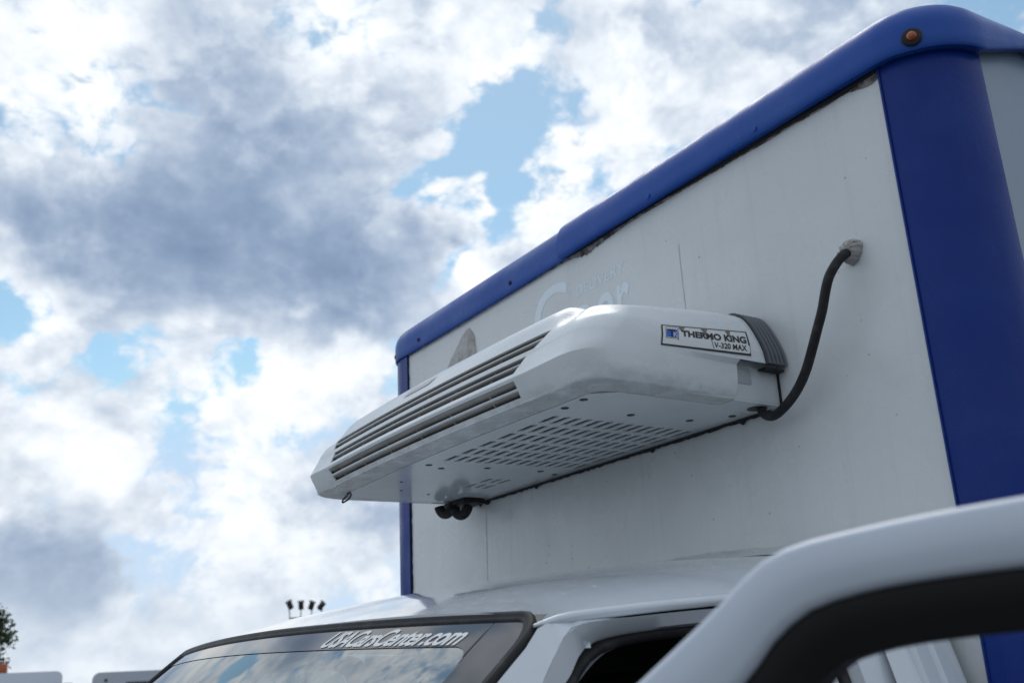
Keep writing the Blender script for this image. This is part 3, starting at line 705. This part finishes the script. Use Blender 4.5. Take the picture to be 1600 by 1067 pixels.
# dark band along the top and the near side, with a rounded inner corner
def band_v(t):                                          # lower edge of the band for each t
    if t < .86: return .078 - .012 * sstep(-1, .8, -t)
    q = (t - .86) / .055
    return .078 + .05 * (1 - math.sqrt(max(0, 1 - min(1, q) ** 2))) if q < 1 else 1.0
ts = list(np.linspace(-1.02, .86, 60)) + list(np.linspace(.86, .915, 12)[1:]) + [.9151, .96, 1.02]
V, Fc = [], []
for tq in ts:
    b = band_v(tq); b = min(b, .97)
    for k in range(25): V.append(ws(tq, lerp(.0, b, k / 24), .0010))
for i in range(len(ts) - 1):
    for k in range(24): Fc.append((i * 25 + k, i * 25 + k + 1, (i + 1) * 25 + k + 1, (i + 1) * 25 + k))
mesh_obj('tint_band', V, Fc, 'tint', glass_o, True)
# windscreen lettering
text_obj('windscreen_lettering', 'USACarsCenter.com', lambda u, v: tuple(ws(lerp(.395, .868, u) , lerp(.070, .022, v) + .006 * u, .0018)), 'decal', glass_o, bold=.024, shear=.42, spacing=.94)
# rubber gasket: rounded rectangle on the windscreen surface
def gasket_path():
    P = []; tr = .055; R_ = [(-1.02, .92), (-1.02, .07)]
    for tq in (-1.02,):
        for v in np.linspace(.95, .09, 14): P.append((tq, v))
    for a in np.linspace(0, math.pi / 2, 9)[1:]: P.append((-1.02 + tr * (1 - math.cos(a)), .09 - .085 * math.sin(a)))
    for tq in np.linspace(-1.02 + tr, 1.02 - tr, 44)[1:]: P.append((tq, .005))
    for a in np.linspace(0, math.pi / 2, 11)[1:]: P.append((1.02 - tr + tr * math.sin(a), .005 + .085 * (1 - math.cos(a))))
    for v in np.linspace(.09, .95, 14)[1:]: P.append((1.02, v))
    return P
GP = gasket_path(); V, Fc = [], []
sec = [(-.021, -.004), (-.019, .005), (-.010, .0105), (.000, .0085), (.003, .0060), (.010, .0065), (.016, .0045), (.0175, -.003)]   # across, proud: a lip and a groove
for i, (tq, v) in enumerate(GP):
    p = ws(tq, v); a = ws(*GP[max(i - 1, 0)]); b = ws(*GP[min(i + 1, len(GP) - 1)]); d = Vector(b - a).normalized()
    nr = Vector(np.array([.25 * tq, -.60, .75])).normalized(); out = nr.cross(d).normalized()          # points away from the glass centre
    if (Vector(p) - Vector(ws(0, .4))).dot(out) < 0: out = -out
    for s, h in sec: V.append(Vector(p) - out * (s * .46 + .001) + nr * (h * .7))
k = len(sec)
for i in range(len(GP) - 1):
    for j in range(k - 1): Fc.append((i * k + j, (i + 1) * k + j, (i + 1) * k + j + 1, i * k + j + 1))
mesh_obj('gasket', V, Fc, 'rubber', glass_o, True, 60)
# roof skin
def zc(v): return float(np.interp(v, [0, .06, .13, .2, .33, .5, .7, 1], [1.868, 1.886, 1.902, 1.915, 1.935, 1.952, 1.965, 1.974]))
zcs = catmull([(0, 1.877), (.06, 1.890), (.13, 1.904), (.2, 1.917), (.33, 1.936), (.5, 1.953), (.75, 1.966), (1, 1.974)], 6)
def zc(v): return float(np.interp(v, zcs[:, 0], zcs[:, 1]))
def ze(v): return float(np.interp(v, [0, .1, .25, .45, .75, 1], [1.853, 1.851, 1.859, 1.868, 1.876, 1.880]))
def hwid(v): return float(np.interp(v, [0, .1, .3, .6, 1], [.762, .780, .800, .822, .832]))
def roof(t, v):
    y = (HEAD(t)[1] - .006) * (1 - v) - .012 * v
    f = .25 * t * t + .75 * abs(t) ** 7
    return (hwid(v) * t, y, zc(v) - (zc(v) - ze(v)) * f - .008 * t * (1 - v))
roof_o = grid_obj('cab_roof', roof, np.linspace(-1, 1, 71), list(np.linspace(0, .2, 13)) + list(np.linspace(.2, 1, 20)[1:]), 'paint', T)
put(roof_o, 'white domed cab roof below the box')
V = []; ts = np.linspace(-1, 1, 71)
for tq in ts: a = roof(tq, 0); V += [a, (a[0] * .995, a[1] + .006, a[2] - .045)]
mesh_obj('roof_header', V, [(2 * i, 2 * i + 1, 2 * i + 3, 2 * i + 2) for i in range(70)], 'paint', T, True)
for sg in (1, -1):
    V = []
    for v in np.linspace(0, .09, 12): a = roof(sg, v); V += [a, (a[0] + sg * .006, a[1], a[2] - .035)]
    mesh_obj('roof_return', V, [(2 * i, 2 * i + 1, 2 * i + 3, 2 * i + 2) for i in range(11)], 'paint', T, True)
# caulked joint between roof and box
V, Fc = [], []; ts = np.linspace(-.9, .97, 60)
for tq in ts:
    p = roof(tq, .975); q = roof(tq, 1); V += [(p[0], p[1], p[2] + .002), (q[0], -.010, q[2] + .007 + .004 * random.random() + .006 * math.exp(-((tq - .5) / .08) ** 2)), (q[0], -.001, q[2] + .014 + .004 * random.random())]
for i in range(len(ts) - 1):
    for j in range(2): Fc.append((3 * i + j, 3 * i + 3 + j, 3 * i + 4 + j, 3 * i + 1 + j))
mesh_obj('roof_joint', V, Fc, 'panel', T, True)

# side of the cab: pillar, door opening in steps, drip rail
def side_x(z, y=0.0): return .835 + (1.86 - z) * .28 - .055 * sstep(-.45, -.75, y)
def side_lines(sgn):
    def L(pts, n=44): return [(sgn * p[0], p[1], p[2]) for p in resample(catmull(pts, 4), n)]
    W = [tuple(ws(1.035, v)) for v in (1.0, .6, .3, .12, .05)] + [(.782, -.690, 1.842)] + [(hwid(v) + .002, roof(1, v)[1], ze(v) - .012) for v in (.2, .4, .6, .8, .97)]
    L1 = [(.872, -1.30, 1.34), (.842, -1.02, 1.545), (.822, -.80, 1.708), (.812, -.718, 1.772), (.803, -.691, 1.804), (.796, -.664, 1.830), (.797, -.634, 1.838), (.812, -.446, 1.852), (.826, -.25, 1.858), (.832, -.13, 1.855), (.835, -.05, 1.852)]
    return L(W), L(L1)
OPEN1 = [(.868, -1.24, 1.34), (.835, -.98, 1.545), (.815, -.76, 1.705), (.797, -.675, 1.770), (.790, -.655, 1.791), (.783, -.631, 1.812), (.784, -.597, 1.824), (.800, -.464, 1.835), (.815, -.33, 1.838), (.822, -.24, 1.828), (.838, -.215, 1.78), (.870, -.205, 1.60), (.89, -.20, 1.34)]
OPEN2 = [(.835, -1.19, 1.34), (.800, -.925, 1.545), (.775, -.705, 1.705), (.757, -.629, 1.769), (.750, -.591, 1.796), (.746, -.558, 1.809), (.748, -.510, 1.817), (.760, -.44, 1.820), (.778, -.33, 1.820), (.784, -.265, 1.808), (.800, -.245, 1.77), (.832, -.235, 1.60), (.85, -.23, 1.34)]
for sgn in (1, -1):
    W, L1 = side_lines(sgn)
    fl = lambda P: [(sgn * p[0], p[1], p[2]) for p in P]
    o1 = resample(catmull(OPEN1, 5), 70); o2 = resample(catmull(OPEN2, 5), 70)
    mid = o1 * .72 + o2 * .28 + np.array([-.012, .0, -.0]); mid2 = o1 * .35 + o2 * .65 + np.array([.004, 0, 0])
    # outer skin between windscreen / roof edge and the opening: join with W via L1
    l1 = resample(catmull([(.872, -1.30, 1.34), (.842, -1.02, 1.545), (.822, -.80, 1.708), (.812, -.718, 1.772), (.803, -.691, 1.804), (.797, -.664, 1.831), (.799, -.634, 1.8385), (.814, -.446, 1.8515), (.826, -.28, 1.856), (.833, -.19, 1.845), (.850, -.165, 1.78), (.882, -.155, 1.60), (.90, -.15, 1.34)], 5), 70)
    strip('pillar', [W, L1], 'paint', T)
    strip('door_frame', [fl(l1), fl(o1), fl(mid)], 'paint', T, 35)
    strip('door_frame', [fl(mid2), fl(o2)], 'paint', T, 35)
    tube_obj('door_seal', fl(mid * .5 + mid2 * .5), .009, 'rubber', T, 10)
    # roof drip rail, swelling from the pillar top
    dp = [(hwid(v) + .003, roof(1, v)[1], ze(v) - .002) for v in np.linspace(.045, .98, 26)]
    dp[0] = (.777, -.702, 1.836); dp[1] = (.781, -.682, 1.8405); dp[2] = (.785, -.655, 1.8455); rr = [.002, .0045, .0065] + [.0075] * 23
    tube_obj('drip_rail', fl(catmull(dp, 2)), list(np.interp(np.linspace(0, 25, 51), range(26), rr)), 'paint', T, 12, scale=(1, 1))
    # rear quarter of the cab (B-pillar) with two pressed ridges
    V, Fc = [], []; ys = [-.175, -.150, -.128, -.120, -.112, -.085, -.078, -.071, -.045, -.030, -.022, -.018]; dx = [0, .004, .004, -.004, .004, .004, -.003, .004, .004, .003, -.001, -.02]
    zs = np.linspace(.75, 1.852, 14)
    for y, d in zip(ys, dx):
        for z in zs: V.append((sgn * (side_x(z) + d), y, z))
    for i in range(len(ys) - 1):
        for j in range(len(zs) - 1): Fc.append((i * 14 + j, (i + 1) * 14 + j, (i + 1) * 14 + j + 1, i * 14 + j + 1))
    mesh_obj('pillar', V, Fc, 'paint', T, True, 30)
    # lower side sill and fender
    bm = bmesh.new(); add_box(bm, (min(sgn * .70, sgn * .90), -2.15, .55), (max(sgn * .70, sgn * .90), -1.22, 1.20), .06, 3); bm_obj('fender', bm, 'paint', T)
    bm = bmesh.new(); add_box(bm, (min(sgn * .72, sgn * .90), -1.215, .45), (max(sgn * .72, sgn * .90), -.10, .62), .03, 2); bm_obj('sill', bm, 'paint', T)
# far door stays shut
V = [(-side_x(z, -.6) - .004, y, z) for y, z in ((-1.20, .62), (-.21, .62), (-.21, 1.34), (-1.20, 1.34))]
mesh_obj('door', V, [(0, 1, 2, 3)], 'paint', T)
Pq = [p for p in resample(catmull(OPEN2, 5), 40)]
mesh_obj('side_window', [(-p[0], p[1], p[2]) for p in Pq], [tuple(range(40))], 'window', T)
# dark interior: headliner, back wall, floor, dash, seat
grid_obj('headliner', lambda u, v: (lambda p: (p[0] * .93, p[1] * .97 - .01, p[2] - .035))(roof(u * .97, v)), np.linspace(-1, 1, 24), np.linspace(.02, 1, 10), 'interior', T, True)
box_obj('cab_bulkhead', (-.80, -.035, .6), (.80, -.02, 1.86), 'interior', T)
box_obj('dashboard', (-.78, -1.42, .80), (.78, -1.02, 1.27), 'interior', T, .05)
box_obj('cab_floor', (-.80, -1.40, .52), (.80, -.03, .60), 'interior', T)
bm = bmesh.new(); add_box(bm, (.18, -.75, .62), (.70, -.22, .98), .06, 3); add_box(bm, (.20, -.36, .95), (.68, -.20, 1.60), .07, 3); add_box(bm, (.32, -.33, 1.60), (.56, -.22, 1.78), .04, 3); bm_obj('driver_seat', bm, 'interior', T)
# hood and nose
hood = grid_obj('hood', lambda u, v: (u * .80, -1.37 - v * .72, 1.335 - .05 * v - .22 * v ** 3 - .05 * u * u - .05 * abs(u) ** 6), np.linspace(-1, 1, 20), np.linspace(0, 1, 14), 'paint', T)
box_obj('grille', (-.72, -2.14, .62), (.72, -2.09, 1.07), 'alu', T, .02)
box_obj('bumper', (-.95, -2.26, .42), (.95, -2.15, .60), 'alu', T, .03)
box_obj('chassis', (-.42, -2.0, .45), (.42, 3.4, .62), 'gap', T, .02)
def wheel(x, y):
    bm = bmesh.new(); prof = [(.20, -.10), (.33, -.11), (.37, -.08), (.38, 0), (.37, .08), (.33, .11), (.20, .10)]; n = 28; rings = []
    for k in range(n):
        a = 2 * math.pi * k / n; rings.append([bm.verts.new((x + w, y + r * math.cos(a), .38 + r * math.sin(a))) for r, w in prof])
    for k in range(n):
        for j in range(len(prof) - 1): bm.faces.new((rings[k][j], rings[(k + 1) % n][j], rings[(k + 1) % n][j + 1], rings[k][j + 1]))
    bm.faces.new([r[0] for r in rings]); bm.faces.new([r[-1] for r in reversed(rings)])
    return bm_obj('wheel', bm, 'rubber', T)
for x, y in ((.80, -1.65), (-.80, -1.65), (.80, 2.3), (-.80, 2.3)): wheel(x, y)

# ------------------------------------------------------------------ open driver door (swung out towards the viewer)
DP = np.array([.85, -1.15]); dd = np.array([.94, .34]); dd /= np.linalg.norm(dd); dn = np.array([dd[1], -dd[0]])      # dn: outer face, towards the front
def dpt(s, z, off=0.0): q = DP + dd * s + dn * off; return (q[0], q[1], z)
outer = catmull([(.004, .62), (.000, 1.0), (.000, 1.36), (.012, 1.45), (.20, 1.580), (.36, 1.686), (.49, 1.774), (.545, 1.812), (.572, 1.833), (.593, 1.8425), (.625, 1.8475), (.69, 1.853), (.80, 1.857), (.95, 1.857), (1.04, 1.850), (1.10, 1.815), (1.115, 1.70), (1.12, 1.36), (1.12, .62)], 5)
inner = catmull([(.11, 1.33), (.13, 1.40), (.20, 1.47), (.36, 1.610), (.48, 1.705), (.559, 1.769), (.577, 1.788), (.598, 1.8035), (.618, 1.8105), (.655, 1.816), (.72, 1.819), (.82, 1.820), (.94, 1.819), (1.00, 1.812), (1.030, 1.78), (1.040, 1.68), (1.045, 1.36), (1.03, 1.335), (.58, 1.33)], 5)
def re2(P, n): return resample(np.c_[P, np.zeros(len(P))], n)[:, :2]
# upper frame as a crowned ring between outer edge and window edge
ko = [p for p in outer if p[1] > 1.335]; ki = [p for p in inner[:-5]]
N = 110; ko = re2(np.array(ko), N); ki = re2(np.array(inner[:len(inner) - 9]), N)
# match the two loops by direction so that the ring stays even
lines = []
for w, off in ((-.006, -.030), (-.004, -.006), (.02, .003), (.07, .0075), (.16, .0100), (.50, .0110), (.84, .0100), (.94, .0080), (.985, .004), (1.0, -.004), (1.002, -.030)):
    lines.append([dpt(*(ko[i] * (1 - w) + ki[i] * w), off) for i in range(N)])
door = strip('door', lines, 'door_paint', T, 60); put(door, 'blurred open driver door frame close to the camera')
# black window channel
cen = np.array([.75, 1.58])
def shrink(P, d):
    out = []
    for i in range(len(P)):
        a, b = P[max(i - 1, 0)], P[min(i + 1, len(P) - 1)]; tq = (b - a) / (np.linalg.norm(b - a) + 1e-9); nq = np.array([tq[1], -tq[0]]); out.append(P[i] + nq * d)
    return np.array(out)
i1, i2, i3 = shrink(ki, .004), shrink(ki, .016), shrink(ki, .029)
lines = [[dpt(*p, o) for p in P] for P, o in ((ki, .003), (i1, .004), (i2, .000), (i3, -.010), (i3, -.030), (ki, -.032))]
strip('window_channel', lines, 'channel', door, 50)
lines = [[dpt(*p, o) for p in P] for P, o in ((ko, -.031), (ki, -.034))]
strip('door_lining', lines, 'interior', door, 50)
# lower door shell
bm = bmesh.new(); lo = [(.004, .62), (.0, 1.0), (.0, 1.34), (1.12, 1.34), (1.12, .62)]
f0 = [bm.verts.new(dpt(s, z, .022)) for s, z in lo]; f1 = [bm.verts.new(dpt(s, z, -.03)) for s, z in lo]
bm.faces.new(f0); bm.faces.new(list(reversed(f1)))
for k in range(5): bm.faces.new((f0[k], f0[(k + 1) % 5], f1[(k + 1) % 5], f1[k]))
bm_obj('door_shell', bm, 'door_paint', door, False)

# ------------------------------------------------------------------ parked vehicles behind
M['rv'] = mat('van_white', (.55, .58, .63), .35, coat=.3); M['rv2'] = mat('van_grey', (.45, .48, .55), .35, coat=.3)
def heading(az_deg, dist): a = math.radians(az_deg); return CAM.x + math.sin(a) * dist, CAM.y + math.cos(a) * dist
def parked(name, az, dist, w, h, length, rot, m, label, cat, extras):
    x, y = heading(az, dist); e = empty(name, (x, y, 0), label=label, category=cat, group='vehicles parked at the far side of the lot'); e.rotation_euler.z = rot
    # body: rounded box drawn as its end outline, extruded along y
    r = .16; out = [(-w / 2, .45), (w / 2, .45), (w / 2, h - r)] + [(w / 2 - r + r * math.cos(a), h - r + r * math.sin(a)) for a in np.linspace(0, math.pi / 2, 7)[1:]] + [(-w / 2 + r - r * math.sin(a), h - r + r * math.cos(a)) for a in np.linspace(0, math.pi / 2, 7)]
    n = len(out); V = [(x_, y_, z_) for y_ in (-length / 2, length / 2) for x_, z_ in out]
    Fc = [tuple(range(n)), tuple(reversed(range(n, 2 * n)))] + [(k, n + k, n + (k + 1) % n, (k + 1) % n) for k in range(n)]
    b = mesh_obj('body', V, Fc, m, e, True, 35)
    for fx in (-.36, .36): box_obj('window', (fx * w - .28, -length / 2 - .02, h * .56), (fx * w + .28, -length / 2 - .004, h * .78), 'window', e)
    for sx in (-1, 1):
        for sy in (-.32, .32):
            bm = bmesh.new(); bmesh.ops.create_cone(bm, cap_ends=True, segments=20, radius1=.34, radius2=.34, depth=.22, matrix=Matrix.Translation((sx * (w / 2 - .14), sy * length, .34)) @ Matrix.Rotation(math.pi / 2, 4, 'Y')); bm_obj('wheel', bm, 'rubber', e)
    extras(e, w, h, length); return e
def lamps(e, w, h, length):
    for fx in (-.42, -.05, .42): disc_obj('clearance_lamp', (fx * w, -length / 2 - .003, h - .17), (0, -1, 0), .035, .02, 'hole', e, 10)
def ex1(e, w, h, length): lamps(e, w, h, length)
def ex2(e, w, h, length):
    lamps(e, w, h, length); box_obj('rear_window', (-w * .30, -length / 2 - .02, h - .48), (w * .05, -length / 2 - .004, h - .22), 'window', e)
def ex3(e, w, h, length):
    box_obj('beacon', (-.42, -length / 2 + .05, h - .01), (-.10, -length / 2 + .35, h + .24), 'amber', e, .05)
R0 = math.radians(81)
parked('parked_van', -83.0, 27.0, 3.2, 2.10, 6.0, R0, 'rv', 'white boxy van roof with small dark lamps beside the tree', 'van', ex1)
parked('parked_camper', -82.3, 33.0, 2.4, 2.48, 6.0, R0, 'rv', 'white camper behind the boxy van with an orange beacon on its roof', 'camper', ex3)
parked('parked_trailer', -74.9, 28.0, 3.5, 2.30, 6.0, R0 - math.radians(5), 'rv2', 'grey rounded trailer partly hidden behind the windscreen edge', 'trailer', ex2)

# ------------------------------------------------------------------ floodlight mast
M['mast'] = mat('mast_steel', (.16, .17, .19), .5, metallic=.4); M['lamp_dark'] = mat('floodlight_dark', (.02, .025, .03), .5)
mx, my = heading(-68.35, 60.0)
mast = empty('floodlight_mast', (mx, my, -.25), label='slim mast carrying four dark floodlights beyond the cab roof', category='floodlight'); mast.rotation_euler.z = math.radians(68)
tube_obj('pole', [(0, 0, 0), (0, 0, 3), (0, 0, 5.7)], [.11, .09, .07], 'mast', mast, 12)
tube_obj('crossarm', [(-.95, 0, 5.7), (0, 0, 5.72), (.85, 0, 5.7)], .045, 'mast', mast, 8)
for fx, tl, tw, hh in ((-.92, .45, .62, 6.30), (-.31, .05, .25, 6.27), (.27, -.35, -.45, 6.24), (.80, -.75, -.85, 6.2)):
    bm = bmesh.new(); add_box(bm, (-.13, -.11, -.24), (.13, .11, .24), .04, 2); add_box(bm, (-.17, -.15, .18), (.17, .11, .25), .02, 1)
    bmesh.ops.transform(bm, matrix=Matrix.Translation((fx, 0, hh + .12)) @ Matrix.Rotation(-tl * .9, 4, 'Y') @ Matrix.Rotation(.35, 4, 'X') @ Matrix.Rotation(tw, 4, 'Z'), verts=bm.verts[:])
    f = bm_obj('floodlight', bm, 'lamp_dark', mast)
    tube_obj('bracket', [(fx, 0, 5.71), (fx + .02 * tl, 0, 5.9), (fx + .1 * -tl, 0, hh - .02)], .03, 'mast', f, 8)

# ------------------------------------------------------------------ tree at the left edge
M['bark'] = mat('bark', (.06, .045, .035), .9); M['leaf'] = mat('leaf', (.045, .085, .030), .6); t = NT(M['leaf'])
t.color(t.mix(t.ramp(t.noise(1.4, 4), .3, .7), (.020, .045, .014), (.050, .085, .026)))
tx, ty = heading(-85.75, 32.0)
tree = empty('broadleaf_tree', (tx, ty, 0), label='dark green leafy tree cut off by the left edge of the picture', category='tree')
tube_obj('trunk', [(0, 0, 0), (.05, 0, 1.0), (.0, .08, 2.2), (.1, .05, 3.4), (.05, 0, 4.0)], [.24, .19, .15, .10, .04], 'bark', tree, 10)
random.seed(21); tips = []
for k in range(16):
    a = k * 2.4; z0 = 1.3 + 2.2 * k / 16; L = 1.75 - .5 * abs(z0 - 2.3) / 1.6
    p1 = (.5 * L * math.cos(a), .5 * L * math.sin(a), z0 + .3); p2 = (L * .95 * math.cos(a + .15), L * .95 * math.sin(a + .15), z0 + .65)
    tube_obj('limb', [(.05, 0, z0), p1, p2], [.06, .04, .015], 'bark', tree, 6); tips += [p1, p2]
V, Fc = [], []; lr = np.random.default_rng(5)
clumps = tips + [(lr.uniform(-1.4, 1.4), lr.uniform(-1.4, 1.4), lr.uniform(1.6, 4.1)) for _ in range(110)]
clumps = [c for c in clumps if (c[0] ** 2 + c[1] ** 2) ** .5 < 1.75 - .22 * max(0, c[2] - 2.8) ** 1.3]
for c in clumps:
    for _ in range(330):
        d = lr.normal(0, 1, 3); d /= np.linalg.norm(d); p = np.array(c) + d * lr.uniform(.12, .46); s = lr.uniform(.045, .09)
        a = lr.normal(0, 1, 3); a /= np.linalg.norm(a); b = np.cross(a, d); b /= np.linalg.norm(b) + 1e-9
        i = len(V); V += [p - a * s, p + b * s * .5 + d * .01, p + a * s, p - b * s * .5 + d * .01]; Fc.append((i, i + 1, i + 2, i + 3))
crown = mesh_obj('crown', V, Fc, 'leaf', tree); crown['kind'] = 'stuff'
